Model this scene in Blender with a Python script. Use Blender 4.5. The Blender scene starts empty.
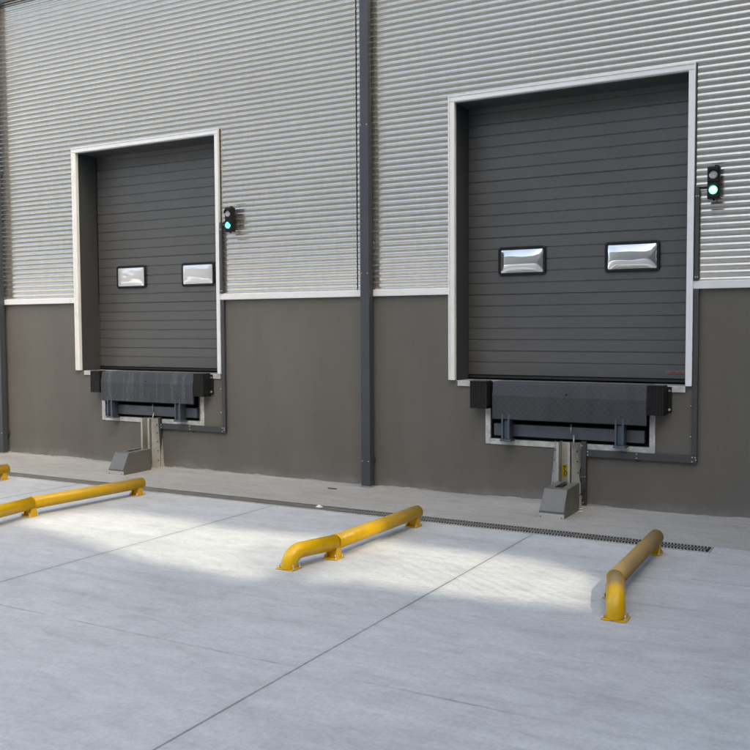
import bpy, bmesh, math, random
from mathutils import Vector, Matrix
random.seed(7)
S = bpy.context.scene
COL = S.collection
R = math.radians

# ------------------------------------------------------------------ helpers
class MB:
    """collects faces, then links them as ONE mesh object"""
    def __init__(self):
        self.v, self.f, self.s = [], [], []
    def add(self, vs, fs, smooth=False):
        o = len(self.v)
        self.v += [tuple(p) for p in vs]
        self.f += [tuple(i + o for i in f) for f in fs]
        self.s += [smooth] * len(fs)
        return self
    def box(self, x0, x1, y0, y1, z0, z1):
        vs = [(x, y, z) for x in (x0, x1) for y in (y0, y1) for z in (z0, z1)]
        return self.add(vs, [(0, 1, 3, 2), (4, 6, 7, 5), (0, 4, 5, 1), (2, 3, 7, 6), (0, 2, 6, 4), (1, 5, 7, 3)])
    def prism(self, prof, a, b, axis='x'):
        """profile polygon swept from a to b; prof is (y,z) for x, (x,z) for y, (x,y) for z"""
        n = len(prof)
        def pt(p, t):
            return {'x': (t, p[0], p[1]), 'y': (p[0], t, p[1]), 'z': (p[0], p[1], t)}[axis]
        vs = [pt(p, a) for p in prof] + [pt(p, b) for p in prof]
        fs = [tuple(range(n))[::-1], tuple(range(n, 2 * n))]
        fs += [(i, (i + 1) % n, n + (i + 1) % n, n + i) for i in range(n)]
        return self.add(vs, fs)
    def tube(self, pts, r, seg=20, caps=True):
        pts = [Vector(p) for p in pts]
        if not isinstance(r, (list, tuple)): r = [r] * len(pts)
        rings, prev = [], None
        for i, p in enumerate(pts):
            t = (pts[min(i + 1, len(pts) - 1)] - pts[max(i - 1, 0)]).normalized()
            if prev is None:
                a = Vector((0, 0, 1)) if abs(t.z) < .9 else Vector((1, 0, 0))
                n = (a - t * a.dot(t)).normalized()
            else:
                n = (prev - t * prev.dot(t)).normalized()
            prev = n
            b = t.cross(n)
            rings.append([p + (n * math.cos(2 * math.pi * k / seg) + b * math.sin(2 * math.pi * k / seg)) * r[i] for k in range(seg)])
        vs = [q for ring in rings for q in ring]
        fs = []
        for i in range(len(rings) - 1):
            for k in range(seg):
                k2 = (k + 1) % seg
                fs.append((i * seg + k, i * seg + k2, (i + 1) * seg + k2, (i + 1) * seg + k))
        self.add(vs, fs, True)
        if caps:
            o = len(self.v) - len(vs)
            self.f += [tuple(o + k for k in range(seg))[::-1], tuple(o + (len(rings) - 1) * seg + k for k in range(seg))]
            self.s += [False, False]
        return self
    def rod(self, p, q, r, seg=12):
        return self.tube([p, q], r, seg)
    def disc(self, c, axis, r, h, seg=16):
        c, axis = Vector(c), Vector(axis).normalized()
        return self.tube([c, c + axis * h], r, seg)
    def dome(self, c, r, h, seg=24, n=6, ax=-1):
        """lens bulging towards -y"""
        vs, fs = [], []
        for i in range(n + 1):
            a = math.pi / 2 * i / n
            for k in range(seg):
                t = 2 * math.pi * k / seg
                vs.append((c[0] + r * math.cos(a) * math.cos(t), c[1] + ax * h * math.sin(a), c[2] + r * math.cos(a) * math.sin(t)))
        for i in range(n):
            for k in range(seg):
                k2 = (k + 1) % seg
                fs.append((i * seg + k, i * seg + k2, (i + 1) * seg + k2, (i + 1) * seg + k))
        return self.add(vs, fs, True)
    def each(self, name, mat, parent=None, bevel=0, seg=2):
        """one object per separate piece"""
        lead = list(range(len(self.v)))
        def find(i):
            while lead[i] != i: lead[i] = lead[lead[i]]; i = lead[i]
            return i
        for f in self.f:
            for i in f[1:]: lead[find(i)] = find(f[0])
        groups = {}
        for f, sm in zip(self.f, self.s): groups.setdefault(find(f[0]), []).append((f, sm))
        out = []
        for fs in groups.values():
            ids = sorted({i for f, _ in fs for i in f}); new = {i: k for k, i in enumerate(ids)}
            m = MB(); m.v = [self.v[i] for i in ids]; m.f = [tuple(new[i] for i in f) for f, _ in fs]; m.s = [q for _, q in fs]
            out.append(m.build(name, mat, parent, bevel, seg))
        return out
    def build(self, name, mat, parent=None, bevel=0, seg=2, loc=None):
        me = bpy.data.meshes.new(name)
        me.from_pydata(self.v, [], self.f)
        bm = bmesh.new(); bm.from_mesh(me)
        bmesh.ops.recalc_face_normals(bm, faces=bm.faces)
        bm.to_mesh(me); bm.free()
        for p, s in zip(me.polygons, self.s): p.use_smooth = s
        if mat: me.materials.append(mat)
        o = bpy.data.objects.new(name, me); COL.objects.link(o)
        if parent: o.parent = parent
        if loc: o.location = loc
        if bevel:
            b = o.modifiers.new('bevel', 'BEVEL'); b.width = bevel; b.segments = seg
            b.limit_method = 'ANGLE'; b.angle_limit = R(40)
        return o

def tag(o, label=None, cat=None, group=None, kind=None):
    if label: o['label'] = label
    if cat: o['category'] = cat
    if group: o['group'] = group
    if kind: o['kind'] = kind
    return o
def thing(name, label, cat, loc=(0, 0, 0), group=None):
    o = bpy.data.objects.new(name, None); COL.objects.link(o)
    o.empty_display_size = .1; o.location = loc
    return tag(o, label, cat, group)
def copy_tree(o, parent=None):
    c = o.copy(); COL.objects.link(c)
    if parent: c.parent = parent
    for ch in list(o.children): copy_tree(ch, c)
    return c
def holed_plate(outer, holes, thick):
    """flat polygon in local XZ with holes, thickness along +y"""
    bm = bmesh.new(); edges = []
    for loop in [outer] + holes:
        vs = [bm.verts.new((p[0], 0, p[1])) for p in loop]
        edges += [bm.edges.new((vs[i], vs[(i + 1) % len(vs)])) for i in range(len(vs))]
    bmesh.ops.triangle_fill(bm, edges=edges, use_beauty=True)
    g = bmesh.ops.extrude_face_region(bm, geom=bm.faces[:])
    bmesh.ops.translate(bm, verts=[e for e in g['geom'] if isinstance(e, bmesh.types.BMVert)], vec=(0, thick, 0))
    bmesh.ops.recalc_face_normals(bm, faces=bm.faces)
    m = MB(); bm.verts.index_update()
    m.add([v.co[:] for v in bm.verts], [[v.index for v in f.verts] for f in bm.faces])
    bm.free(); return m

# ------------------------------------------------------------------ materials
class NT:
    def __init__(self, name):
        self.m = bpy.data.materials.new(name); self.m.use_nodes = True
        self.t = self.m.node_tree; self.n = self.t.nodes; self.n.clear()
        self.out = self.n.new('ShaderNodeOutputMaterial'); self.b = self.n.new('ShaderNodeBsdfPrincipled')
        self.l(self.b.outputs[0], self.out.inputs['Surface'])
        self.co = self.n.new('ShaderNodeTexCoord').outputs['Object']
    def l(self, a, b): self.t.links.new(a, b)
    def set(self, **k):
        names = dict(col='Base Color', rough='Roughness', metal='Metallic', spec='Specular IOR Level', coat='Coat Weight', coatr='Coat Roughness')
        for a, v in k.items():
            i = self.b.inputs[names[a]]
            if hasattr(v, 'is_output'): self.l(v, i)
            else: i.default_value = (*v, 1) if a == 'col' else v
        return self
    def map(self, scale=(1, 1, 1), loc=(0, 0, 0), src=None):
        m = self.n.new('ShaderNodeMapping'); self.l(src or self.co, m.inputs[0])
        m.inputs['Scale'].default_value = scale; m.inputs['Location'].default_value = loc
        return m.outputs[0]
    def noise(self, scale, detail=4, rough=.55, vec=None, dist=0):
        n = self.n.new('ShaderNodeTexNoise'); self.l(vec or self.co, n.inputs['Vector'])
        n.inputs['Scale'].default_value = scale; n.inputs['Detail'].default_value = detail
        n.inputs['Roughness'].default_value = rough; n.inputs['Distortion'].default_value = dist
        return n.outputs['Fac']
    def voro(self, scale, vec=None, feature='F1'):
        n = self.n.new('ShaderNodeTexVoronoi'); self.l(vec or self.co, n.inputs['Vector']); n.feature = feature
        n.inputs['Scale'].default_value = scale; return n.outputs['Distance']
    def ramp(self, fac, stops):
        r = self.n.new('ShaderNodeValToRGB'); self.l(fac, r.inputs[0]); e = r.color_ramp.elements
        while len(e) < len(stops): e.new(.5)
        for i, (p, c) in enumerate(stops):
            e[i].position = p; e[i].color = (*c, 1) if isinstance(c, (tuple, list)) else (c, c, c, 1)
        return r.outputs['Color']
    def mix(self, fac, a, b, mode='MIX'):
        m = self.n.new('ShaderNodeMix'); m.data_type = 'RGBA'; m.blend_type = mode
        for v, k in ((fac, 0), (a, 6), (b, 7)):
            i = m.inputs[k]
            if hasattr(v, 'is_output'): self.l(v, i)
            elif isinstance(v, (tuple, list)): i.default_value = (*v, 1)
            else: i.default_value = v if k == 0 else (v, v, v, 1)
        return m.outputs[2]
    def math(self, op, a, b=0.):
        m = self.n.new('ShaderNodeMath'); m.operation = op
        for v, i in ((a, m.inputs[0]), (b, m.inputs[1])):
            if hasattr(v, 'is_output'): self.l(v, i)
            else: i.default_value = v
        return m.outputs[0]
    def sep(self):
        s = self.n.new('ShaderNodeSeparateXYZ'); self.l(self.co, s.inputs[0]); return s.outputs
    def bump(self, h, strength=.2, dist=.01):
        b = self.n.new('ShaderNodeBump'); b.inputs['Strength'].default_value = strength; b.inputs['Distance'].default_value = dist
        self.l(h, b.inputs['Height']); self.l(b.outputs[0], self.b.inputs['Normal']); return self

def dirty(name, col, rough, metal=0., spread=.2, scale=6, streak=(1, 1, 1), bump=0., bscale=60, spec=.5, fine=.08):
    t = NT(name)
    v = t.map(streak)
    n = t.ramp(t.noise(scale, 6, .62, v), [(.25, 1 - spread), (.75, 1 + spread)])
    n2 = t.ramp(t.noise(scale * 18, 3, .6, v), [(.3, 1 - fine), (.7, 1 + fine)])
    t.set(col=t.mix(1., t.mix(1., col, n, 'MULTIPLY'), n2, 'MULTIPLY'), metal=metal, spec=spec,
          rough=t.ramp(t.noise(scale * 2, 4, .6, v), [(.2, max(rough - .1, .03)), (.8, min(rough + .12, 1.))]))
    if bump: t.bump(t.noise(bscale, 4, .6), bump, .004)
    return t.m

def concrete(name, base, tint, joints=False):
    t = NT(name)
    big = t.noise(.55, 6, .6, t.map((.55, 1, 1)), .4)
    streak = t.noise(1.0, 7, .66, t.map((.55, 5., 1), (3, 1, 0)), .5)
    mid = t.noise(1., 6, .7, t.map((5, 13, 1)), .6)
    grain = t.noise(130, 3, .7)
    fine = t.noise(36, 6, .78)
    c = t.mix(t.ramp(big, [(.3, 0.), (.7, 1.)]), base, tint)
    c = t.mix(1., c, t.ramp(streak, [(.26, .82), (.42, .95), (.58, 1.01), (.78, 1.09)]), 'MULTIPLY')
    c = t.mix(1., c, t.ramp(mid, [(.3, .87), (.5, 1.), (.72, 1.09)]), 'MULTIPLY')
    c = t.mix(1., c, t.ramp(grain, [(.25, .90), (.75, 1.09)]), 'MULTIPLY')
    c = t.mix(1., c, t.ramp(fine, [(.28, .84), (.5, 1.), (.72, 1.12)]), 'MULTIPLY')
    cloud = t.noise(1., 5, .62, t.map((1.6, 2.6, 1), (7, 3, 0)), .9)
    c = t.mix(1., c, t.ramp(cloud, [(.30, .90), (.46, .98), (.60, 1.02), (.74, 1.06)]), 'MULTIPLY')
    scuff = t.noise(1., 6, .75, t.map((2.2, 16, 1), (1, 9, 0)), .8)
    c = t.mix(t.ramp(scuff, [(.61, 0.), (.74, .24)]), c, (.20, .205, .21))
    spots = t.ramp(t.voro(2.6), [(.0, 1.), (.012, 1.), (.02, 0.)])
    c = t.mix(t.math('MULTIPLY', spots, .55), c, (.16, .15, .14))
    if joints:
        s = t.sep()
        wob = t.math('MULTIPLY', t.math('SUBTRACT', t.noise(9, 3), .5), .012)
        x = t.math('ADD', s[0], wob); y = t.math('ADD', s[1], wob)
        def line(co, at, w):
            d = t.math('ABSOLUTE', t.math('SUBTRACT', co, at))
            return t.math('SUBTRACT', 1., t.math('MINIMUM', t.math('DIVIDE', d, w), 1.))
        # sawn joints square to the wall, 2.72 m apart
        d = t.math('ABSOLUTE', t.math('SUBTRACT', t.math('MODULO', t.math('ADD', s[0], 272.0 - .25 + 1.36), 2.72), 1.36))
        ja = t.math('SUBTRACT', 1., t.math('MINIMUM', t.math('DIVIDE', t.math('ADD', d, t.math('MULTIPLY', wob, .35)), .0095), 1.))
        ja = t.math('MULTIPLY', ja, t.ramp(t.noise(1.3, 4, .6), [(.3, .55), (.6, 1.)]))
        jb = t.math('MULTIPLY', line(y, -4.42, .012), t.ramp(t.noise(1.1, 4, .7), [(.4, 0.), (.62, .6)]))
        halo = t.math('SUBTRACT', 1., t.math('MINIMUM', t.math('DIVIDE', d, .06), 1.))
        c = t.mix(t.math('MULTIPLY', halo, .12), c, (.2, .19, .18))
        c = t.mix(t.math('MINIMUM', t.math('MAXIMUM', t.math('MULTIPLY', ja, 1.15), jb), .7), c, (.09, .085, .08))
    t.set(col=c, rough=t.ramp(mid, [(.2, .62), (.8, .82)]), spec=.35)
    t.bump(t.math('ADD', t.math('MULTIPLY', grain, .35), t.math('ADD', streak, mid)), .35, .006)
    return t.m

def yellow(name, dust_y, dust_all=0.):
    """road-yellow enamel; brown tyre dust settles on the top, more of it towards the dock end"""
    t = NT(name)
    s = t.sep()
    geo = t.n.new('ShaderNodeNewGeometry'); sn = t.n.new('ShaderNodeSeparateXYZ'); t.l(geo.outputs['Normal'], sn.inputs[0])
    n = t.noise(7, 6, .62, t.map((1, .6, 1)), .3)
    up = t.ramp(sn.outputs[2], [(.30 - .4 * min(dust_all, .8), 0.), (.8, 1.)])
    far = t.n.new('ShaderNodeMapRange'); t.l(s[1], far.inputs[0])
    far.inputs[1].default_value = dust_y[0]; far.inputs[2].default_value = dust_y[1]
    far.inputs[3].default_value = 0.0; far.inputs[4].default_value = 1.
    d = t.math('MULTIPLY', t.math('MULTIPLY', up, far.outputs[0]), t.ramp(n, [(.25, .55), (.6, 1.)]))
    d = t.math('MAXIMUM', d, t.math('MULTIPLY', far.outputs[0], t.ramp(n, [(.25, dust_all * .8), (.7, dust_all)])))
    c = t.mix(t.ramp(t.noise(40, 4), [(.3, 0.), (.7, 1.)]), (.66, .375, .005), (.74, .43, .008))
    c = t.mix(t.math('MULTIPLY', d, .92), c, (.27, .195, .115))
    chips = t.ramp(t.noise(24, 5, .7), [(.70, 0.), (.74, 1.)])
    c = t.mix(t.math('MULTIPLY', chips, .5), c, (.16, .09, .04))
    t.set(col=c, rough=t.math('ADD', .33, t.math('MULTIPLY', d, .5)), spec=.5)
    t.bump(t.noise(50, 3), .06, .002)
    return t.m

M = {}
M['slab'] = concrete('slab_concrete', (.47, .49, .52), (.535, .555, .585), True)
M['apron'] = concrete('apron_concrete', (.345, .342, .333), (.39, .386, .376))
M['patch'] = concrete('patch_concrete', (.455, .472, .494), (.50, .517, .54))
M['yard_far'] = concrete('far_concrete', (.38, .38, .38), (.42, .42, .41))

def plaster():
    t = NT('taupe_render')
    big = t.noise(.8, 5, .6, t.map((1, 1, .6)))
    c = t.mix(t.ramp(big, [(.3, 0.), (.7, 1.)]), (.146, .134, .117), (.172, .158, .140))
    fine = t.noise(190, 3, .7)
    c = t.mix(1., c, t.ramp(t.noise(58, 5, .75), [(.28, .88), (.72, 1.11)]), 'MULTIPLY')
    c = t.mix(1., c, t.ramp(fine, [(.25, .86), (.75, 1.13)]), 'MULTIPLY')
    c = t.mix(1., c, t.ramp(t.noise(3., 6, .62, t.map((1, 1, .12))), [(.3, .94), (.75, 1.05)]), 'MULTIPLY')
    s = t.sep()
    # splashed lime and dust along the foot of the wall
    h = t.math('ADD', s[2], t.math('MULTIPLY', t.math('SUBTRACT', t.noise(2.2, 6, .65), .5), .35))
    c = t.mix(t.ramp(h, [(.02, .6), (.11, .12), (.32, 0.)]), c, (.27, .26, .245))
    scr = t.ramp(t.noise(1.0, 3, .5, t.map((9, 1, .7), (2, 0, 5))), [(.74, 0.), (.79, 1.)])
    c = t.mix(t.math('MULTIPLY', scr, .12), c, (.4, .38, .36))
    t.set(col=c, rough=.86, spec=.25)
    t.bump(t.math('ADD', fine, t.noise(45, 4)), .3, .004)
    return t.m
M['plaster'] = plaster()

def clad():
    t = NT('silver_cladding')
    s = t.sep()
    # every sheet has weathered a little differently; run-off lines
    n = t.noise(1.2, 5, .6, t.map((.5, 1, 1.4)))
    c = t.mix(t.ramp(n, [(.3, 0.), (.7, 1.)]), (.55, .52, .47), (.59, .56, .51))
    c = t.mix(1., c, t.ramp(t.noise(30, 4, .65, t.map((1, 1, .1))), [(.3, .94), (.7, 1.05)]), 'MULTIPLY')
    t.set(col=c, metal=.75, rough=t.ramp(t.noise(3, 4), [(.3, .15), (.7, .18)]))
    return t.m
M['clad'] = clad()
M['white'] = dirty('white_flashing', (.86, .855, .84), .32, 0., .035, 3, fine=.015)
M['oldwhite'] = dirty('chipped_white_steel', (.58, .57, .55), .6, 0., .42, 11, bump=.25, fine=.15)
M['jamb'] = dirty('grey_jamb_sheet', (.055, .059, .063), .5, 0., .12, 3)
M['black'] = dirty('black_plastic', (.010, .010, .011), .5, 0., .15, 10, spec=.3)
M['rubber'] = dirty('bumper_rubber', (.013, .012, .012), .62, 0., .35, 14, bump=.3, spec=.35, fine=.2)
M['post'] = dirty('slate_grey_steel', (.056, .063, .072), .45, 0., .12, 3, bump=.03)
M['trunk'] = dirty('grey_trunking', (.060, .060, .064), .5, 0., .12, 5)
M['blue_steel'] = dirty('blue_grey_steel', (.075, .098, .125), .45, .1, .18, 9, bump=.1)
M['beam'] = dirty('grey_beam_steel', (.095, .105, .120), .42, .15, .25, 5, bump=.1)
M['galv'] = dirty('galvanised_steel', (.52, .51, .47), .42, .45, .14, 12, bump=.1)
M['cream'] = dirty('cream_steel', (.56, .53, .44), .55, .1, .16, 8, bump=.1)
M['hood'] = dirty('brushed_steel_hood', (.19, .185, .172), .45, .4, .14, 6, (1, 1, 1), bump=.06)
M['hood_edge'] = dirty('pale_steel_edge', (.58, .57, .54), .5, .4, .12, 9)
M['bolt'] = dirty('zinc_bolt', (.68, .68, .67), .35, .7, .1, 20)
M['grate_edge'] = dirty('drain_edge_steel', (.46, .455, .44), .6, .1, .2, 9)
M['grate'] = dirty('drain_steel', (.33, .325, .31), .5, .3, .25, 15)
M['deck'] = dirty('dusty_deck_plate', (.15, .148, .14), .7, 0., .2, 6)
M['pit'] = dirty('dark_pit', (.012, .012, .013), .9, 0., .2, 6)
M['sticker_y'] = dirty('yellow_sticker', (.66, .49, .02), .5, 0., .1, 20)
M['dust'] = dirty('mortar_crumbs', (.31, .30, .285), .9, 0., .15, 20, bump=.4)

def doorskin():
    t = NT('anthracite_door_skin')
    n = t.noise(1.3, 5, .6)
    c = t.mix(t.ramp(n, [(.3, 0.), (.7, 1.)]), (.078, .077, .074), (.091, .089, .086))
    grain = t.noise(1., 3, .6, t.map((60, 60, 190)))
    c = t.mix(1., c, t.ramp(grain, [(.3, .88), (.7, 1.12)]), 'MULTIPLY')
    c = t.mix(1., c, t.ramp(t.noise(48, 5, .75), [(.28, .90), (.72, 1.10)]), 'MULTIPLY')
    s = t.sep()
    h = t.math('ADD', s[2], t.math('MULTIPLY', t.math('SUBTRACT', t.noise(1.7, 5, .6), .5), .5))
    c = t.mix(t.ramp(t.math('MULTIPLY', h, .2), [(.26, .10), (.42, 0.)]), c, (.2, .19, .18))
    t.set(col=c, rough=t.ramp(n, [(.3, .34), (.7, .42)]), spec=.8)
    t.bump(grain, .35, .002)
    return t.m
M['door'] = doorskin()

def chequer():
    """tear-plate: diagonal raised lozenges worked into the steel's surface"""
    t = NT('chequer_plate')
    w = []
    for a in (1, -1):
        s = t.sep()
        u = t.math('ADD', s[0], t.math('MULTIPLY', s[2], float(a)))
        v = t.math('SUBTRACT', s[0], t.math('MULTIPLY', s[2], float(a)))
        su = t.math('SINE', t.math('MULTIPLY', u, 190.)); sv = t.math('SINE', t.math('MULTIPLY', v, 95.))
        w.append(t.math('MULTIPLY', t.math('GREATER_THAN', su, .55), t.math('GREATER_THAN', sv, .1 * a)))
    h = t.math('MAXIMUM', w[0], w[1])
    n = t.noise(3, 6, .65, t.map((2.2, 1, .5)))
    c = t.mix(t.ramp(n, [(.3, 0.), (.72, 1.)]), (.036, .039, .043), (.060, .063, .069))
    c = t.mix(t.math('MULTIPLY', h, .25), c, (.10, .104, .11))
    t.set(col=c, rough=t.ramp(n, [(.3, .42), (.7, .58)]), metal=.15)
    t.bump(h, .5, .003)
    return t.m, t
M['chequer'], _t = chequer()
# the older lip carries pale water runs
_m2, t2 = chequer(); _m2.name = 'stained_chequer_plate'
_link = t2.b.inputs['Base Color'].links[0].from_socket
_st = t2.ramp(t2.noise(1., 6, .65, t2.map((11, 1, 1.1))), [(.50, 0.), (.66, .6)])
_sp = t2.ramp(t2.noise(16, 5, .7), [(.5, .25), (.75, 1.)])
t2.set(col=t2.mix(t2.math('MULTIPLY', _st, _sp), _link, (.30, .30, .30)))
M['chequer_stained'] = _m2

def mirror_pane(name, metal, rough, col):
    t = NT(name)
    t.set(col=col, metal=metal, rough=rough)
    t.bump(t.noise(4, 3, .5, None, .8), .10, .02)
    return t.m
M['pane'] = mirror_pane('silvered_acrylic', .85, .09, (.74, .74, .73))
M['pane_sky_white'] = mirror_pane('sky_white_acrylic', .35, .14, (.78, .78, .77))  # whiter base stands in for bright sky reflected in the left panes

def lamp(name, col, strength, core):
    t = NT(name)
    t.set(col=(.05, .1, .09), rough=.2)
    t.b.inputs['Emission Color'].default_value = (*col, 1)
    lw = t.n.new('ShaderNodeLayerWeight'); lw.inputs[0].default_value = .35
    dots = t.ramp(t.voro(95), [(.0, 1.15), (.5, .8)])
    t.b.inputs['Emission Strength'].default_value = strength
    if core:
        # the diodes crowd the middle of the lens, so it burns out there
        s = t.sep()
        r = t.math('SQRT', t.math('ADD', t.math('POWER', s[0], 2.), t.math('POWER', t.math('SUBTRACT', s[2], .074), 2.)))
        t.l(t.ramp(t.math('DIVIDE', r, .038), [(.0, 1.), (.55, .9), (.80, .16), (1., .09)]), t.b.inputs['Emission Strength'])
        mul = t.n.new('ShaderNodeMath'); mul.operation = 'MULTIPLY'; mul.inputs[1].default_value = strength
        t.l(t.b.inputs['Emission Strength'].links[0].from_socket, mul.inputs[0]); t.l(mul.outputs[0], t.b.inputs['Emission Strength'])
    t.l(t.mix(1., (*col,), dots, 'MULTIPLY'), t.b.inputs['Emission Color'])
    return t.m
M['lens_off'] = dirty('grey_lens', (.50, .49, .46), .35, 0., .12, 60)

# ------------------------------------------------------------------ ground
g = MB().add([(-900, -900, 0), (900, -900, 0), (900, 900, 0), (-900, 900, 0)], [(0, 1, 2, 3)]).build('yard_slab', M['slab'])
tag(g, 'grey concrete yard slab with straight joints, running up to the drain', 'ground', kind='structure')
# apron between drain and wall, worked as a slightly uneven sheet
a = MB(); xs = [-22 + i * .25 for i in range(129)]
vs, fs = [], []
for i, x in enumerate(xs):
    for j, y in enumerate((-1.058, -.8, -.5, -.2, .06)):
        vs.append((x, y, .004 + .004 * j))
for i in range(len(xs) - 1):
    for j in range(4):
        q = i * 5 + j; fs.append((q, q + 5, q + 6, q + 1))
a.add(vs, fs)
tag(a.build('apron', M['apron']), 'warm grey concrete strip between the drain and the warehouse wall', 'pavement', kind='structure')
b = MB().box(1.700, 5.2, -2.02, -1.059, -.05, .004)
tag(b.build('patch_slab', M['patch']), 'square concrete patch beyond the right end of the drain', 'ground', kind='structure')

# ------------------------------------------------------------------ warehouse
DX = -5.525
XL, XR = -1.165, 1.293           # outer edges of the right-hand door frame
house = thing('warehouse', 'warehouse front with taupe rendered base and silver corrugated cladding above', 'warehouse', (0, 0, 0))
X0, X1 = -22., 10.
outl = [(X0, -.1), (X1, -.1), (X1, 2.08)]
for d in (0, DX):
    outl += [(1.246 + d, 2.08), (1.246 + d, 1.186), (.912 + d, 1.186), (.912 + d, .612), (-.712 + d, .612), (-.712 + d, 1.186), (-1.118 + d, 1.186), (-1.118 + d, 2.08)]
outl += [(X0, 2.08)]
holed_plate(outl, [], .30).build('rendered_wall', M['plaster'], house)

def corrugated(x0, x1, z0, z1, y=.0):
    P, A = .0605, .0064
    vs, fs = [], []
    nx = max(2, int((x1 - x0) / .8) + 1)
    # rolled ribs: a long face leaning slightly outwards, then a short shoulder falling back to the wall
    prof = [(0, 0), (.03, .008), (.10, .07), (.28, .22), (.45, .365), (.52, .48), (.57, .68), (.61, .87), (.64, .965), (.667, 1.), (.70, .97), (.74, .87), (.80, .66), (.86, .42), (.915, .19), (.95, .06), (.975, .012)]
    steps = [p[0] for p in prof]; lift = dict(prof)
    zs = []
    k = math.floor(z0 / P)
    while k * P < z1:
        for q in steps:
            z = (k + q) * P
            if z0 < z < z1: zs.append((z, lift[q]))
        k += 1
    zs = [(z0, 0.)] + zs + [(z1, 0.)]
    for z, c in zs:
        for i in range(nx):
            vs.append((x0 + (x1 - x0) * i / (nx - 1), y - .004 - A * c, z))
    for k in range(len(zs) - 1):
        for i in range(nx - 1):
            q = k * nx + i; fs.append((q, q + 1, q + nx + 1, q + nx))
    return MB().add(vs, fs, True)
ZT, ZC = 2.146, 9.2
GAP = (-2.314, -2.299)
def sheet(x0, x1, z0, z1): corrugated(x0, x1, z0, z1).build('cladding_sheet', M['clad'], house)
zt = 4.071
sheet(XR + .022, X1, ZT, ZC)
sheet(XL, XR + .022, zt, ZC)
sheet(GAP[1], XL, ZT, ZC)
sheet(XR + DX + .022, GAP[0], ZT, ZC)
sheet(XL + DX, XR + DX + .022, zt, ZC)
sheet(-8.24, XL + DX, ZT, ZC)
sheet(X0, -8.262, ZT, ZC)
# wall behind the sheets (seen dark in the sheet gaps)
back = [(X0, 2.081), (X0, ZC), (X1, ZC), (X1, 2.081)]
for d in (0, DX):
    back += [(1.246 + d, 2.081), (1.246 + d, 4.022), (-1.118 + d, 4.022), (-1.118 + d, 2.081)]
o = holed_plate(back, [], .26).build('backing_wall', M['pit'], house); o.location.y = .034
# white base flashing in lengths between posts and door frames
for x0, x1 in ((X0, -8.205), (-8.10, XL + DX - .002), (XR + DX + .004, -2.206), (-2.09, XL - .002), (XR + .004, X1)):
    MB().prism([(.0, 2.082), (-.034, 2.076), (-.036, 2.082), (-.036, 2.142), (-.030, 2.147), (.0, 2.147)], x0, x1).build('base_flashing', M['white'], house)
# lapped top sheet with a dark drip edge above the doors' storey
MB().prism([(-.024, 6.17), (-.060, 6.14), (-.064, 6.145), (-.064, 6.21), (-.024, 6.25)], X0, X1).build('drip_flashing', M['post'], house)
MB().box(X0, X1, -.10, 16, ZC, ZC + .25).build('roof', M['post'], house)
MB().box(X0, X0 + .3, .31, 16, 0, ZC - .002).box(X1 - .3, X1, .31, 16, 0, ZC - .002).box(X0 + .31, X1 - .31, 15.7, 16, 0, ZC - .002).each('outer_wall', M['plaster'], house)
# fallen mortar along the foot of the wall
vs, fs = [], []; n = 0
hh, dd = .010, .018
x = -13.
while x < 7:
    hh = max(.001, min(.018, hh + random.uniform(-.007, .007))); dd = max(.004, min(.05, dd + random.uniform(-.010, .010)))
    vs += [(x, .005, .020 + hh), (x, -.0035, .019 + hh * .9), (x, -dd * .4, .019 + hh * .45), (x, -dd, .0155)]
    n += 1; x += random.uniform(.015, .05)
for k in range(n - 1):
    for q in range(3): fs.append((k * 4 + q, k * 4 + q + 1, k * 4 + 5 + q, k * 4 + 4 + q))
MB().add(vs, fs, True).build('mortar_skirting', M['dust'], house)

# ------------------------------------------------------------------ dock doors
RIB0, RP = 1.376, .1175
def door_panel(z0, z1, x0, x1, y=.30):
    """ribbed sandwich panel: a shallow V groove at every rib line"""
    prof = [(y + .04, z0 + .0005), (y + .006, z0 + .0005), (y, z0 + .006)]
    k = 0
    while RIB0 + RP * k < z1 - .02:
        z = RIB0 + RP * k
        if z > z0 + .02:
            prof += [(y, z - .010), (y + .007, z - .004), (y + .007, z + .001), (y + .001, z + .006)]
        k += 1
    prof += [(y, z1 - .010), (y + .007, z1 - .004), (y + .007, z1 - .0005), (y + .04, z1 - .0005)]
    return MB().prism(prof, x0, x1)
def rrect(w, h, r, n=5):
    pts = []
    for cx, cz, a0 in ((w / 2 - r, h / 2 - r, 0), (-w / 2 + r, h / 2 - r, 90), (-w / 2 + r, -h / 2 + r, 180), (w / 2 - r, -h / 2 + r, 270)):
        for i in range(n + 1):
            a = R(a0 + 90 * i / n); pts.append((cx + r * math.cos(a), cz + r * math.sin(a)))
    return pts
def ring(outer, inner, y0, y1):
    n = len(outer); m = MB()
    vs = [(p[0], y0 + .006, p[1]) for p in outer] + [(p[0] * .97, y0, p[1] * .95) for p in outer] + [(p[0], y0, p[1]) for p in inner] + [(p[0], y1, p[1]) for p in inner] + [(p[0], y1, p[1]) for p in outer]
    fs = []
    for lay in range(4):
        for i in range(n):
            j = (i + 1) % n; fs.append((lay * n + i, lay * n + j, (lay + 1) * n + j, (lay + 1) * n + i))
    return m.add(vs, fs)
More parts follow.
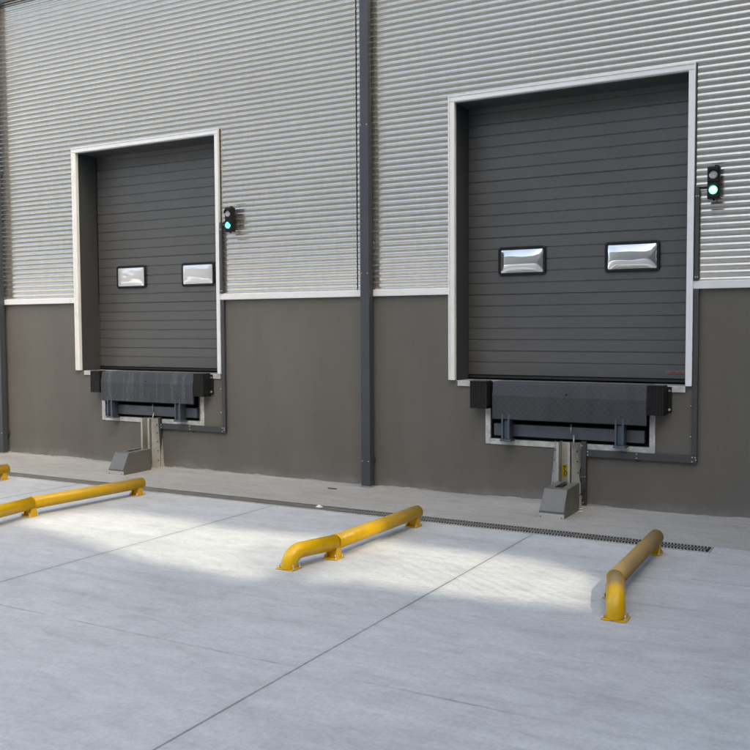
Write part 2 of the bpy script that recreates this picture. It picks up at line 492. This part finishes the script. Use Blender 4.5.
def pillow(w, h, bulge, seed, NX=40, NZ=22):
    wave = .0011 if bulge > .03 else .0032
    rnd = random.Random(seed); ph = [rnd.uniform(0, 6.28) for _ in range(6)]
    vs, fs = [], []
    for j in range(NZ + 1):
        for i in range(NX + 1):
            u, v = 2 * i / NX - 1, 2 * j / NZ - 1
            y = -bulge * (1 - abs(u) ** 5) * (1 - abs(v) ** 2.6)
            y += wave * (1 - u * u) * (1 - v * v) * (math.sin(5 * u + ph[0]) * math.cos(3 * v + ph[1]) + .6 * math.sin(7 * v + 3 * u + ph[2]))
            vs.append((u * w / 2, y, v * h / 2))
    for j in range(NZ):
        for i in range(NX):
            q = j * (NX + 1) + i; fs.append((q, q + 1, q + NX + 2, q + NX + 1))
    return MB().add(vs, fs, True)

def make_door(label, seed, bulge):
    t = thing('dock_door', label, 'dock door', (0, 0, 0), 'roller doors in the warehouse wall')
    lines = [1.240, 1.4935, 2.081, 2.6685, 3.256, 3.8435, 4.10]
    for z0, z1 in zip(lines[:-1], lines[1:]):
        door_panel(z0, z1, -1.115, 1.243).build('door_panel', M['door'], t)
    MB().prism([(.285, 1.236), (.33, 1.236), (.33, 1.206), (.30, 1.200), (.278, 1.212)], -1.112, 1.240).build('bottom_seal', M['black'], t)
    # recess lining
    for x0, x1 in ((-1.1175, -1.108), (1.2360, 1.2455)):
        MB().box(x0, x1, .012, .285, 1.198, 4.012).build('jamb', M['jamb'], t)
    MB().box(-1.1065, 1.2345, .012, .285, 4.012, 4.0215).build('lintel', M['jamb'], t)
    # white outer frame: jamb trims and head trim, mitred look through a narrow step
    f = MB()
    f.box(XL, -1.110, -.034, .010, 1.196, 4.0195)
    f.box(1.240, XR, -.034, .010, 1.196, 4.0195)
    f.prism([(.010, 4.020), (.010, zt), (-.038, zt), (-.038, 4.030), (-.034, 4.020)], XL, XR)
    f.each('door_frame', M['white'], t, .003)
    # raised outer lip of the frame
    MB().box(XL - .012, XL - .001, -.044, -.008, 1.20, zt + .012).box(XR + .001, XR + .008, -.044, -.008, 1.20, zt + .012).box(XL, XR, -.044, -.008, zt + .001, zt + .012).each('frame_edge', M['white'], t)
    # dark closer strip beside the frame where the sheets stop
    MB().box(XR + .009, XR + .020, -.014, .0, 2.15, zt + .01).build('closer_strip', M['jamb'], t)
    for i, (xa, xb) in enumerate(((-.761, -.235), (.380, .923))):
        w, h = (xb - xa), .295
        c = ((xa + xb) / 2, 2.418)
        fr = ring(rrect(w, h, .035), rrect(w - .056, h - .056, .016), .278, .302).build('window', M['black'], t, loc=(c[0], 0, c[1]))
        p = pillow(w - .052, h - .052, bulge, seed + i).build('pane', M['pane' if bulge > .03 else 'pane_sky_white'], fr)
        p.location = (0, .284, 0)
        sc = MB()
        for sx in (-1, 0, 1):
            for sz in (-1, 1): sc.disc((sx * (w / 2 - .015), .2785, sz * (h / 2 - .014)), (0, -1, 0), .004, .002, 8)
        sc.each('screw', M['trunk'], fr)
    return t
door_r = make_door('wide grey roller door with a small maker\'s sticker low on its right side', 3, .038)
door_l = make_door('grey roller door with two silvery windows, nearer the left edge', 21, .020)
door_l.location.x = DX
# maker's sticker low on the right-hand door
st = MB().box(.985, 1.195, .2965, .2995, 1.296, 1.322).build('sticker', dirty('sticker_grey', (.22, .17, .13), .4, 0., .2, 30), door_r)
MB().box(1.02, 1.19, .2955, .2963, 1.288, 1.295).build('sticker_line', dirty('sticker_red', (.30, .02, .02), .4), st)
m = MB()
for k in range(11):
    x = 1.00 + k * .0165
    m.box(x, x + .009, .2955, .2963, 1.302, 1.302 + random.choice((.009, .012, .014)))
m.build('lettering', dirty('sticker_black', (.03, .02, .02), .5), st)

# ------------------------------------------------------------------ dock levellers
def make_leveler(label, lipmat):
    t = thing('dock_leveler', label, 'dock leveler', (0, 0, 0), 'dock levelers below the doors')
    MB().box(-.700, .900, .0, .29, 1.16, 1.194).build('deck_plate', M['deck'], t, .003)
    lip = MB().prism([(-.010, 1.199), (-.092, 1.1965), (-.108, 1.185), (-.132, 1.060), (-.128, .830), (-.112, .822), (-.106, .830), (-.112, 1.058), (-.088, 1.172), (-.010, 1.180)], -.640, .912)
    l = lip.build('lip', lipmat, t, .003)
    MB().disc((.136, -.1275, 1.087), (0, -1, -.2), .011, .002, 14).build('lip_hole', M['pit'], l)
    MB().rod((-.63, -.055, 1.165), (.90, -.055, 1.165), .020).build('hinge', M['beam'], t)
    b = MB().box(-.665, .870, -.030, .055, .652, .772).build('front_beam', M['beam'], t, .004)
    MB().rod((.155, -.034, .70), (.155, -.036, .80), .007).rod((.20, -.09, .60), (.19, -.05, .70), .008).each('lift_pin', M['galv'], b)
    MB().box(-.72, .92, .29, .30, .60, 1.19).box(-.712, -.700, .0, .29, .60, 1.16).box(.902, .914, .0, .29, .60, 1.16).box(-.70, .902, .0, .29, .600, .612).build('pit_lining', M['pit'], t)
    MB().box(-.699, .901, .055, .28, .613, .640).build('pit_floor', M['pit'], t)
    # white painted curb angle round the pit mouth
    MB().box(-.769, -.712, -.012, .05, .560, 1.140).box(.912, .966, -.012, .05, .560, 1.140).box(-.7115, .9115, -.012, .05, .558, .614).each('pit_frame', M['oldwhite'], t, .003)
    for x0, x1 in ((-1.085, -.86), (1.06, 1.240)):
        MB().box(x0, x1, -.016, .06, 1.136, 1.192).build('edge_angle', M['oldwhite'], t, .004)
    MB().box(-1.107, -.702, .001, .29, 1.150, 1.1935).box(.902, 1.2355, .001, .29, 1.150, 1.1935).each('sill', M['apron'], t)
    for xa in (-.545, .610):
        xb = xa + .095
        h = MB()
        h.box(xa + .004, xa + .022, -.13, -.031, .628, .880).box(xb - .022, xb - .004, -.13, -.031, .628, .880)
        h.prism([(-.104, .632), (-.088, .632), (-.088, .852), (-.104, .80)], xa + .022, xb - .022)
        h.box(xa - .012, xb + .012, -.132, -.020, .606, .628)
        h.build('lip_holder', M['blue_steel'], t, .002)
    return t
lev_r = make_leveler('dark dock leveler with a clean checker plate lip under the wider right door', M['chequer'])
lev_l = make_leveler('dark dock leveler with pale water stains on its checker plate lip', M['chequer_stained'])
lev_l.location.x = DX + .03

def make_bumper(label, x0, x1, mirror):
    cx = (x0 + x1) / 2; w = x1 - x0
    t = thing('dock_bumper', label, 'dock bumper', (cx, 0, .925), 'rubber dock bumpers beside the lips')
    h = w / 2
    # laminated rubber block: fine vertical ribs on the face
    prof = [(-h, -.004), (-h, -.132)]
    n = 9
    for k in range(n):
        a = -h + w * k / n; e = w / n
        prof += [(a + e * .15, -.142), (a + e * .80, -.142), (a + e * .93, -.136)]
    prof += [(h, -.132), (h, -.004)]
    MB().prism(prof, .0, .272, 'z').build('rubber_block', M['rubber'], t, .002)
    MB().prism([(-.03, .274), (-.150, .274), (-.150, .277), (-.03, .280)], -h - .002, h + .002).build('top_cap', M['jamb'], t)
    for sx in (-1, 1):
        x_in, x_out = sx * (h + .001), sx * (h + .042)
        pl = MB().box(min(x_in, x_out), max(x_in, x_out), -.022, -.0035, .022, .262)
        pl.box(min(sx * (h + .001), sx * (h + .008)), max(sx * (h + .001), sx * (h + .008)), -.11, -.022, .03, .25)
        p = pl.build('side_plate', M['rubber'], t, .002)
        MB().disc((sx * (h + .024), -.022, .052), (0, -1, 0), .0125, .010, 6).disc((sx * (h + .024), -.022, .225), (0, -1, 0), .010, .008, 6).each('bolt', M['bolt'] if mirror else M['trunk'], p)
    return t
B = [(-.885, -.694, 'black rubber bumper at the left end of the cleaner checker plate lip', 1), (.915, 1.074, 'black ribbed rubber bumper at the right end of the cleaner checker plate lip', 1),
     (-.885 + DX + .095, -.694 + DX + .06, 'plain black rubber bumper at the left end of the stained checker plate lip', 0), (.960 + DX, 1.112 + DX, 'black rubber bumper at the right end of the stained checker plate lip', 1)]
for x0, x1, lab, mir in B: make_bumper(lab, x0, x1, mir)

# ------------------------------------------------------------------ vehicle restraints
def make_restraint(label):
    t = thing('vehicle_restraint', label, 'vehicle restraint', (0, 0, 0), 'wheel hook restraints standing below the levelers')
    MB().box(.056, .176, -.030, -.002, .02, .622).build('back_channel', M['cream'], t)
    # bent side wings: from the rails back to the wall, wider at the foot
    for (it, ib, ot, ob, zt_) in ((.044, .034, -.018, -.074, .626), (.186, .184, .240, .284, .628)):
        sgn = 1 if ot > it else -1
        vs = []
        for e in (0, .008):
            vs += [(it, -.112 + e, zt_), (ot, -.010 + e, zt_), (ob, -.010 + e, .016), (ib, -.112 + e, .016)]
        fl = MB().add(vs, [(0, 1, 2, 3), (7, 6, 5, 4), (0, 4, 5, 1), (1, 5, 6, 2), (2, 6, 7, 3), (3, 7, 4, 0)]).build('wing_plate', M['galv'], t)
        mm = MB()
        for z in (.545, .445, .335, .22, .1):
            f = (z - .016) / .61
            xa = (it * f + ib * (1 - f)); xb = (ot * f + ob * (1 - f))
            cx = xa * .45 + xb * .55; cy = -.112 * .45 - .010 * .55
            nrm = Vector((sgn * .102, -abs(xb - xa), 0)).normalized()
            mm.disc((cx, cy, z), nrm, .0085, .010, 6)
        mm.each('bolt', M['trunk'], fl)
    for x in (.046, .160):
        MB().box(x, x + .008, -.150, -.002, .016, .630).box(x + .008, x + .024, -.150, -.139, .016, .630).build('guide_rail', M['galv'], t, .0015)
    # hood over the hook carriage: chamfered front, slot in its top
    hx0, hx1 = .070, .312
    hd = MB()
    hd.prism([(-.672, .052), (-.672, .075), (-.585, .262), (-.245, .275), (-.245, .006), (-.660, .006), (-.660, .052)], hx0, hx0 + .010)
    hd.prism([(-.672, .052), (-.672, .075), (-.585, .262), (-.245, .275), (-.245, .006), (-.660, .006), (-.660, .052)], hx1 - .010, hx1)
    hd.prism([(-.672, .055), (-.672, .075), (-.585, .262), (-.577, .255), (-.662, .071), (-.662, .055)], hx0 + .010, hx1 - .010)
    xs0, xs1 = hx0 + .075, hx1 - .085
    def top(x0, x1, ya, yb):
        za, zb = .262 + (ya + .585) * .0377, .262 + (yb + .585) * .0377
        hd.prism([(ya, za), (yb, zb), (yb, zb - .008), (ya, za - .008)], x0, x1)
    top(hx0 + .010, xs0, -.577, -.245); top(xs1, hx1 - .010, -.577, -.245); top(xs0, xs1, -.577, -.50)
    hd.v = [(x + .022 * max(z, 0) / .262 * (hx1 - x) / (hx1 - hx0), y, z) for x, y, z in hd.v]
    h = hd.build('hood', M['hood'], t, .0015)
    MB().box(hx0 - .002, hx1 + .002, -.676, -.661, .005, .053).build('front_edge', M['hood_edge'], h, .002)
    mm = MB()
    for x in (hx0 + .02, hx1 - .02): mm.disc((x, -.676, .022), (0, -1, 0), .006, .004, 8)
    mm.each('screw', M['trunk'], h)
    MB().prism([(-.49, .10), (-.40, .262), (-.33, .272), (-.22, .18), (-.18, .05)], xs0 + .02, xs1 - .02).build('hook', M['pit'], t)
    MB().box(hx0 + .012, hx1 - .012, -.655, -.249, .006, .012).build('carriage_floor', M['pit'], t)
    MB().box(.085, .150, -.244, -.034, .05, .235).build('carriage', M['trunk'], t, .004)
    sg = MB().box(.062, .116, -.0335, -.031, .285, .405).build('warning_sticker', M['sticker_y'], t)
    mm = MB()
    pts = [(.100 - .014 * math.cos(a) * .9, -.0345, .318 + .022 * math.sin(a)) for a in [R(d) for d in range(-70, 231, 20)]]
    mm.tube(pts, .0038, 6)
    mm.tube([(.098, -.0345, .340), (.086, -.0345, .356), (.092, -.0345, .372)], .0036, 6)
    mm.box(.078, .104, -.0350, -.0338, .380, .392)
    mm.build('sticker_symbol', M['black'], sg)
    return t
res_r = make_restraint('steel wheel restraint with hood, seen nearly from the front, below the cleaner lip')
res_l = make_restraint('steel wheel restraint with wedge hood, seen from its side, below the stained lip')
res_l.location.x = DX + .05

# loose cable and shackle by the right-hand restraint
c = MB()
pts = [(.262, -.026, .40), (.250, -.035, .36), (.246, -.040, .30), (.262, -.036, .23), (.285, -.030, .20), (.30, -.05, .17), (.262, -.06, .13), (.225, -.07, .10)]
c.tube(pts, .0045, 8)
ca = thing('cable', 'thin black cable hanging beside the right restraint\'s flange', 'cable', (0, 0, 0))
c.build('cable_loop', M['black'], ca)
sh = thing('shackle', 'small chain shackle hanging to the concrete beside the right restraint\'s hood', 'shackle', (0, 0, 0))
def link(cx, cy, cz, rx, rz, r, flip):
    p = []
    for k in range(17):
        a = 2 * math.pi * k / 16
        u, v = rx * math.cos(a), rz * math.sin(a)
        p.append((cx + (0 if flip else u), cy + (u if flip else 0), cz + v))
    return p
for k in range(5):
    MB().tube(link(.322, -.235, .135 - k * .026, .009, .017, .0035, k % 2), .0034, 8, False).build('chain_link', M['galv'], sh)
MB().tube([(.305, -.262, .0305), (.30, -.27, .014), (.315, -.285, .010), (.335, -.285, .010), (.352, -.27, .012), (.345, -.258, .03)], .0075, 8).rod((.295, -.262, .032), (.356, -.256, .032), .006, 8).build('shackle_bow', M['bolt'], sh)

# ------------------------------------------------------------------ cable trunking
def make_trunking(label):
    t = thing('cable_trunking', label, 'cable trunking', (0, 0, 0), 'grey trunking run from lamp to restraint')
    MB().box(1.316, 1.348, -.048, -.022, 2.152, 2.985).build('upper_length', M['trunk'], t, .002)
    MB().box(1.305, 1.352, -.034, -.001, .564, 2.074).build('side_length', M['trunk'], t, .002)
    MB().box(.310, 1.352, -.036, -.001, .496, .5625).build('cross_length', M['trunk'], t, .002)
    MB().box(.258, .3085, -.040, -.001, .022, .640).build('drop_length', M['trunk'], t, .002)
    m = MB()
    for x, z in ((1.322, 2.90), (1.342, 2.90), (1.322, 2.18), (1.342, 2.18)): m.disc((x, -.048, z), (0, -1, 0), .006, .005, 8)
    for x, z in ((1.297, 1.02), (1.297, .74), (1.312, .552), (1.34, .552), (1.312, .512), (1.345, .53), (.325, .512), (.325, .545), (.80, .550), (.80, .512), (.297, .30), (.27, .30), (.284, .05), (.27, .60)):
        m.disc((x, -.0405, z), (0, -1, 0), .0058, .004, 8)
    m.each('screw', M['bolt'], t)
    # clip lugs that stand beside the run
    MB().box(1.290, 1.304, -.012, -.001, 1.00, 1.04).box(1.290, 1.304, -.012, -.001, .72, .76).box(.785, .815, -.012, -.001, .4760, .4955).each('clip', M['trunk'], t)
    return t
tr_r = make_trunking('grey cable trunking running round the lower right of the wider right door')
tr_l = make_trunking('grey cable trunking running round the lower right of the left door')
tr_l.location.x = DX

# ------------------------------------------------------------------ signal lamps
def make_light(label, lens):
    t = thing('traffic_light', label, 'traffic light', (1.4815, 0, 2.858), 'two lamp signals beside the doors')
    MB().box(-.054, .054, -.115, -.052, .0, .282).build('housing', M['black'], t, .008, 3)
    MB().box(-.045, .045, -.122, -.115, .012, .134).box(-.045, .045, -.122, -.115, .146, .268).build('lens_door', M['black'], t, .006)
    MB().box(-.02, .02, -.052, -.022, .03, .25).box(-.155, -.052, -.040, -.024, .105, .122).build('bracket', M['black'], t)
    MB().rod((.014, -.08, .28), (.014, -.08, .296), .012).rod((.034, -.08, .28), (.034, -.08, .293), .008).rod((.0, -.08, -.014), (.0, -.08, .004), .010).build('cable_gland', M['black'], t)
    MB().dome((0, -.1215, .208), .038, .012).build('red_lens', M['lens_off'], t)
    MB().dome((0, -.1215, .074), .038, .012).build('green_lens', lens, t)
    for z in (.208, .074):
        # short half-round peak above each lens
        vs, fs = [], []; n = 16
        for k in range(n + 1):
            a = R(8 + 164 * k / n); ln = .030 * math.sin(a) ** .8 + .006
            for rr, yy in ((.0405, -.120), (.0405, -.122 - ln), (.0440, -.122 - ln), (.0440, -.120)):
                vs.append((rr * math.cos(a), yy, z + rr * math.sin(a)))
        for k in range(n):
            for q in range(4): fs.append((k * 4 + q, k * 4 + (q + 1) % 4, k * 4 + 4 + (q + 1) % 4, k * 4 + 4 + q))
        MB().add(vs, fs, True).build('visor', M['black'], t)
    return t
tl_r = make_light('black two lamp signal with white hot green lamp right of the wider door', lamp('green_lamp', (.10, 1.0, .50), 5.0, True))
tl_l = make_light('black two lamp signal with turquoise lamp between left door and downpipe', lamp('turquoise_lamp', (.06, .78, .66), 1.0, False))
tl_l.location.x = 1.4815 + DX + .03

# ------------------------------------------------------------------ downpipes
def make_pipe(label, x0, x1):
    t = thing('downpipe', label, 'downpipe', ((x0 + x1) / 2, 0, 0), 'square downpipes on the warehouse front')
    h = (x1 - x0) / 2
    MB().box(-h, h, -.112, -.036, .022, 3.90).build('lower_pipe', M['post'], t, .005)
    MB().box(-h + .005, h - .005, -.108, -.036, 3.898, 9.19).build('upper_pipe', M['post'], t, .005)
    for z in (.3, 2.32, 3.885, 6.4):
        br = MB().box(-h - .004, h + .004, -.035, -.001 if z < 2 else -.023, z - .02, z + .02).build('bracket', M['post'], t)
        m = MB()
        for x in (-h + .018, h - .018): m.disc((x, -.112, z), (0, -1, 0), .0055, .004, 8)
        m.each('screw', M['bolt'], br)
    MB().box(-h - .010, h + .010, -.125, -.03, .0205, .030).build('foot', M['dust'], t)
    return t
make_pipe('square slate grey downpipe standing between the two doors', -2.205, -2.093)
make_pipe('square slate grey downpipe at the far left edge of the wall', -8.205, -8.098)

# ------------------------------------------------------------------ drain
d = thing('drain_grate', 'long zigzag steel drain grating set in the concrete in front of the wall', 'drain', (0, 0, 0))
YA, YB = -1.268, -1.062
MB().box(-14, 1.69, YA, YA + .010, -.03, .0085).box(-14, 1.69, YB - .010, YB, -.03, .0085).box(1.682, 1.69, YA + .0105, YB - .0105, -.03, .0085).each('drain_frame', M['grate_edge'], d)
MB().box(-14, 1.681, YA + .0105, YB - .0105, .001, .003).build('channel', M['pit'], d)
m = MB(); pitch = .026
rows = 3; rw = (YB - YA - .022) / rows
x = -13.99
while x < 1.64:
    for k in range(rows):
        ya = YA + .011 + rw * k; yb = ya + rw - .0006
        w = .0105
        xa, xb = (x, x + .016) if k % 2 else (x + .018, x)
        m.add([(xa, ya, .0035), (xa + w, ya, .0035), (xb + w, yb, .0035), (xb, yb, .0035), (xa, ya, .0085), (xa + w, ya, .0085), (xb + w, yb, .0085), (xb, yb, .0085)],
              [(4, 5, 6, 7), (0, 1, 5, 4), (1, 2, 6, 5), (2, 3, 7, 6), (3, 0, 4, 7)])
    x += pitch
m.build('zigzag_bars', M['grate'], d)

# ------------------------------------------------------------------ wheel guides
RZ, RR = .117, .057
def make_guide(label, x_far, x_near, foot, yel, dusty, elb=None):
    t = thing('wheel_guide', label, 'wheel guide', (x_near, -2.0, 0), 'yellow tube wheel guides in front of the docks')
    def X(y): return (x_far - x_near) * (y + 2.62) / 1.25
    ym = 2.0
    main = [(X(-1.385), -1.385 + ym, RZ), (X(-1.9), -1.9 + ym, RZ), (X(-2.60), -2.60 + ym, RZ)]
    MB().tube(main, RR, 32).build('guide_tube', dusty, t)
    # mitred end piece: a straight turned outwards, then a tight elbow down to the slab
    gx, gy = foot[0] - x_near, foot[1] + ym
    sx, sy = 0., -2.604 + ym
    ln = math.hypot(gx - sx, gy - sy); ux, uy = (gx - sx) / ln, (gy - sy) / ln
    r = .105
    near = [(sx, sy, RZ), (sx + ux * (ln - r), sy + uy * (ln - r), RZ)]
    ex, ey = near[-1][0], near[-1][1]
    for k in range(1, 13):
        a = math.pi / 2 * k / 12
        near.append((ex + ux * r * math.sin(a), ey + uy * r * math.sin(a), RZ - r * (1 - math.cos(a))))
    fx, fy = near[-1][0], near[-1][1]
    near.append((fx, fy, .005))
    MB().tube(near, RR, 32).build('elbow', elb or yel, t)
    # weld bead where straight and end piece meet
    wb = []
    for k in range(33):
        a = 2 * math.pi * k / 32
        wb.append(((RR + .001) * math.cos(a), -2.602 + ym, RZ + (RR + .001) * math.sin(a)))
    MB().tube(wb, .0035, 6, False).build('weld', elb or yel, t)
    # foot plate and the two saddles
    def plate(cx, cy, w, d, bolts):
        p = MB().box(cx - w / 2, cx + w / 2, cy - d / 2, cy + d / 2, .001, .0075).build('foot_plate', yel, t, .002)
        b = MB()
        for bx, by in bolts:
            b.disc((bx, by, .0075), (0, 0, 1), .009, .008, 6)
            b.disc((bx, by, .0155), (random.uniform(-.15, .15), random.uniform(-.15, .15), 1), .0045, random.uniform(.010, .026), 8)
        b.each('anchor_bolt', M['bolt'], p)
    plate(fx, fy, .150, .112, [(fx - .066, fy - .030), (fx + .066, fy - .034), (fx + .062, fy + .042), (fx - .062, fy + .042)])
    for y in (-1.450, -2.620):
        cx, cy = X(y) - .004, y + ym
        plate(cx, cy, .122, .108, [(cx - .050, cy - .042), (cx + .050, cy - .042), (cx + .050, cy + .042), (cx - .050, cy + .042)])
        sd = MB()
        sd.box(cx - .042, cx + .036, cy - .006, cy + .006, .0085, RZ - RR * .55)
        sd.prism([(cy - .036, .0085), (cy + .052, .0085), (cy + .020, RZ - .012), (cy - .004, RZ - .012)], cx + .036, cx + .046)
        sd.prism([(cy - .036, .0085), (cy + .052, .0085), (cy + .020, RZ - .03), (cy - .004, RZ - .03)], cx - .052, cx - .042)
        sd.build('saddle', yel, t)
    return t
Yc = yellow('yellow_enamel', (-1.2, -.6), .10)        # object space: y runs from -.1.. +.7
Yd = yellow('yellow_enamel_dusty', (-.45, .55), .12)
Yb = yellow('yellow_enamel_brown', (-1.5, -.9), .98)
Yf = yellow('yellow_enamel_fresh', (.5, 1.5), .0)
Ye = yellow('yellow_enamel_scuffed', (-1.0, -.82), .45)
make_guide('yellow tube wheel guide in the middle of the picture, lit by the sun', -.785, -.800, (-.925, -2.99), Yf, Yd)
make_guide('brown dusty tube wheel guide with a bright yellow elbow at its front', 1.315, 1.350, (1.472, -3.015), Yf, Yb, Ye)
make_guide('long yellow tube wheel guide reaching out past the left edge', -4.085, -4.165, (-4.06, -3.10), Yf, Yd)
make_guide('end of a yellow tube wheel guide peeping in at the left edge', -6.22, -6.26, (-6.42, -2.985), Yf, Yd)

# small litter
tag(MB().add([(-2.03, -1.175, .009), (-1.975, -1.185, .009), (-1.96, -1.150, .009), (-2.01, -1.14, .009), (-2.0, -1.165, .032), (-1.985, -1.158, .027)],
    [(0, 1, 4), (1, 5, 4), (1, 2, 5), (2, 3, 5), (3, 4, 5), (3, 0, 4)]).build('paper_scrap', M['white']), 'crumpled white scrap lying on the drain grating left of the middle guide', 'litter')
tag(MB().box(-2.475, -2.370, -.352, -.334, .014, .0235).build('metal_strip', M['trunk']), 'short dark metal strip lying on the concrete left of the downpipe', 'litter')

# ------------------------------------------------------------------ outside the picture: opposite warehouse, and blockers added to shape the light
AZ, EL = R(122), R(43)            # sun: clockwise from +Y, and height
SV = Vector((math.sin(AZ) * math.cos(EL), math.cos(AZ) * math.cos(EL), math.sin(EL)))
Q = Vector((math.sin(AZ), math.cos(AZ), 0)); Pv = Vector((0, 0, 1)).cross(Q)
QD = 20.
def onto(p):
    """follow the sun's ray from a yard point up to the unfinished block's front wall"""
    p = Vector((*p, 0)); t = (QD - p.dot(Q)) / SV.dot(Q); h = p + SV * t
    return (h.dot(Pv), h.z)
sun_patch_a = [(-4.12, -2.62), (-3.74, -2.12), (-2.75, -2.12), (-2.2, -2.22), (-1.50, -2.12), (-1.02, -2.05), (-.72, -3.42), (-1.0, -3.45), (-1.85, -3.38), (-2.9, -3.14), (-3.8, -2.98)]  # ground outline of a sun patch, projected to cut the blocker's opening
sun_patch_b = [(-.94, -2.00), (-.1, -2.02), (.6, -2.03), (.95, -2.14), (1.33, -2.42), (1.50, -3.02), (1.0, -3.12), (.5, -3.16), (-.2, -3.20), (-.62, -3.46)]
blk = thing('sun_blocker', 'tall unseen wall added to shade the yard, with two openings cut for sun patches', 'building', Q * QD)  # added out of view: shades wall and yard except two sun patches
blk.rotation_euler.z = math.atan2(Pv.y, Pv.x)   # its local x runs along Pv
hol = [[onto(p) for p in b] for b in (sun_patch_a, sun_patch_b)]
M['block'] = dirty('blocker_concrete', (.34, .33, .31), .85, 0., .1, .6)
holed_plate([(-17., -.1), (5.5, -.1), (5.5, 33.), (-17., 33.)], hol, .25).build('sun_mask_wall', M['block'], blk)
MB().box(-15., -14.7, -12., -.002, 0, 34).box(10.7, 11., -12., -.002, 0, 34).build('side_wall', M['block'], blk) if False else None
# upright bars added in the openings to dim the sun patches
for h in hol:
    u0, u1 = min(p[0] for p in h), max(p[0] for p in h); z0, z1 = min(p[1] for p in h), max(p[1] for p in h)
    m = MB(); u = u0 + .05
    while u < u1:
        m.box(u, u + .052, .05, .102, z0 + .02, z1 - .02); u += .086
    m.build('sun_dim_bars', M['trunk'], blk)
opp = thing('opposite_warehouse', 'long grey warehouse facing the docks across the yard', 'building', (0, -30, 0))
MB().box(-80, 45, -14, 0, 0, 16).build('wall', dirty('grey_facade', (.25, .245, .235), .8, 0., .08, .5), opp)
MB().box(-80.2, 45.2, -14.2, .25, 16.001, 16.4).build('roof', M['post'], opp)
low = thing('shade_wing', 'low unseen wing on the right, added to darken that end of the wall', 'building', (8, 0, 0))  # added out of view so the light falls off towards the right
low.location.x = 6
MB().box(0, 9, -40, -4.75, 0, 4.3).build('wing_wall', M['plaster'], low)
MB().box(-.1, 9.1, -40.1, -4.7, 4.301, 4.45).build('coping', M['post'], low)
MB().box(-.3, 9, -4.62, -.25, 0, 10.).build('shade_tower', M['plaster'], low)  # tall part added to shade the right of the wall, clear of the sun patches

# ------------------------------------------------------------------ light
w = bpy.data.worlds.new('World'); S.world = w; w.use_nodes = True
nt = w.node_tree
sky = nt.nodes.new('ShaderNodeTexSky'); sky.sky_type = 'NISHITA'; sky.sun_disc = False
sky.sun_elevation = EL; sky.sun_rotation = AZ
sky.air_density = .7; sky.dust_density = 4.5; sky.ozone_density = 1.0
bg = nt.nodes['Background']; nt.links.new(sky.outputs[0], bg.inputs[0]); bg.inputs[1].default_value = .15
sl = bpy.data.lights.new('sun', 'SUN'); sl.energy = 2.0; sl.angle = R(.55); sl.color = (1, .95, .87)
so = bpy.data.objects.new('sun', sl); COL.objects.link(so)
so.rotation_euler = SV.to_track_quat('Z', 'Y').to_euler(); so.location = SV * 60

# ------------------------------------------------------------------ camera
cam = bpy.data.cameras.new('camera'); co = bpy.data.objects.new('camera', cam); COL.objects.link(co)
co.location = (2.8487, -7.7828, 1.6639)
co.rotation_euler = (math.pi / 2 - .0473, 0, .4514)
cam.sensor_width = 36; cam.lens = 846.7278 / 750 * 36
cam.shift_x = (375 - 472.2155) / 750; cam.shift_y = (374.7486 - 375) / 750
cam.clip_start = .05; cam.clip_end = 4000
S.camera = co
S.render.engine = 'CYCLES'
S.view_settings.view_transform = 'Standard'; S.view_settings.look = 'None'
S.view_settings.exposure = 2.3
S.view_settings.use_white_balance = True; S.view_settings.white_balance_temperature = 7800; S.view_settings.white_balance_tint = 2; S.view_settings.gamma = 1
S.cycles.sample_clamp_indirect = 3.; S.cycles.caustics_reflective = False; S.cycles.caustics_refractive = False
S.cycles.max_bounces = 8; S.cycles.diffuse_bounces = 5
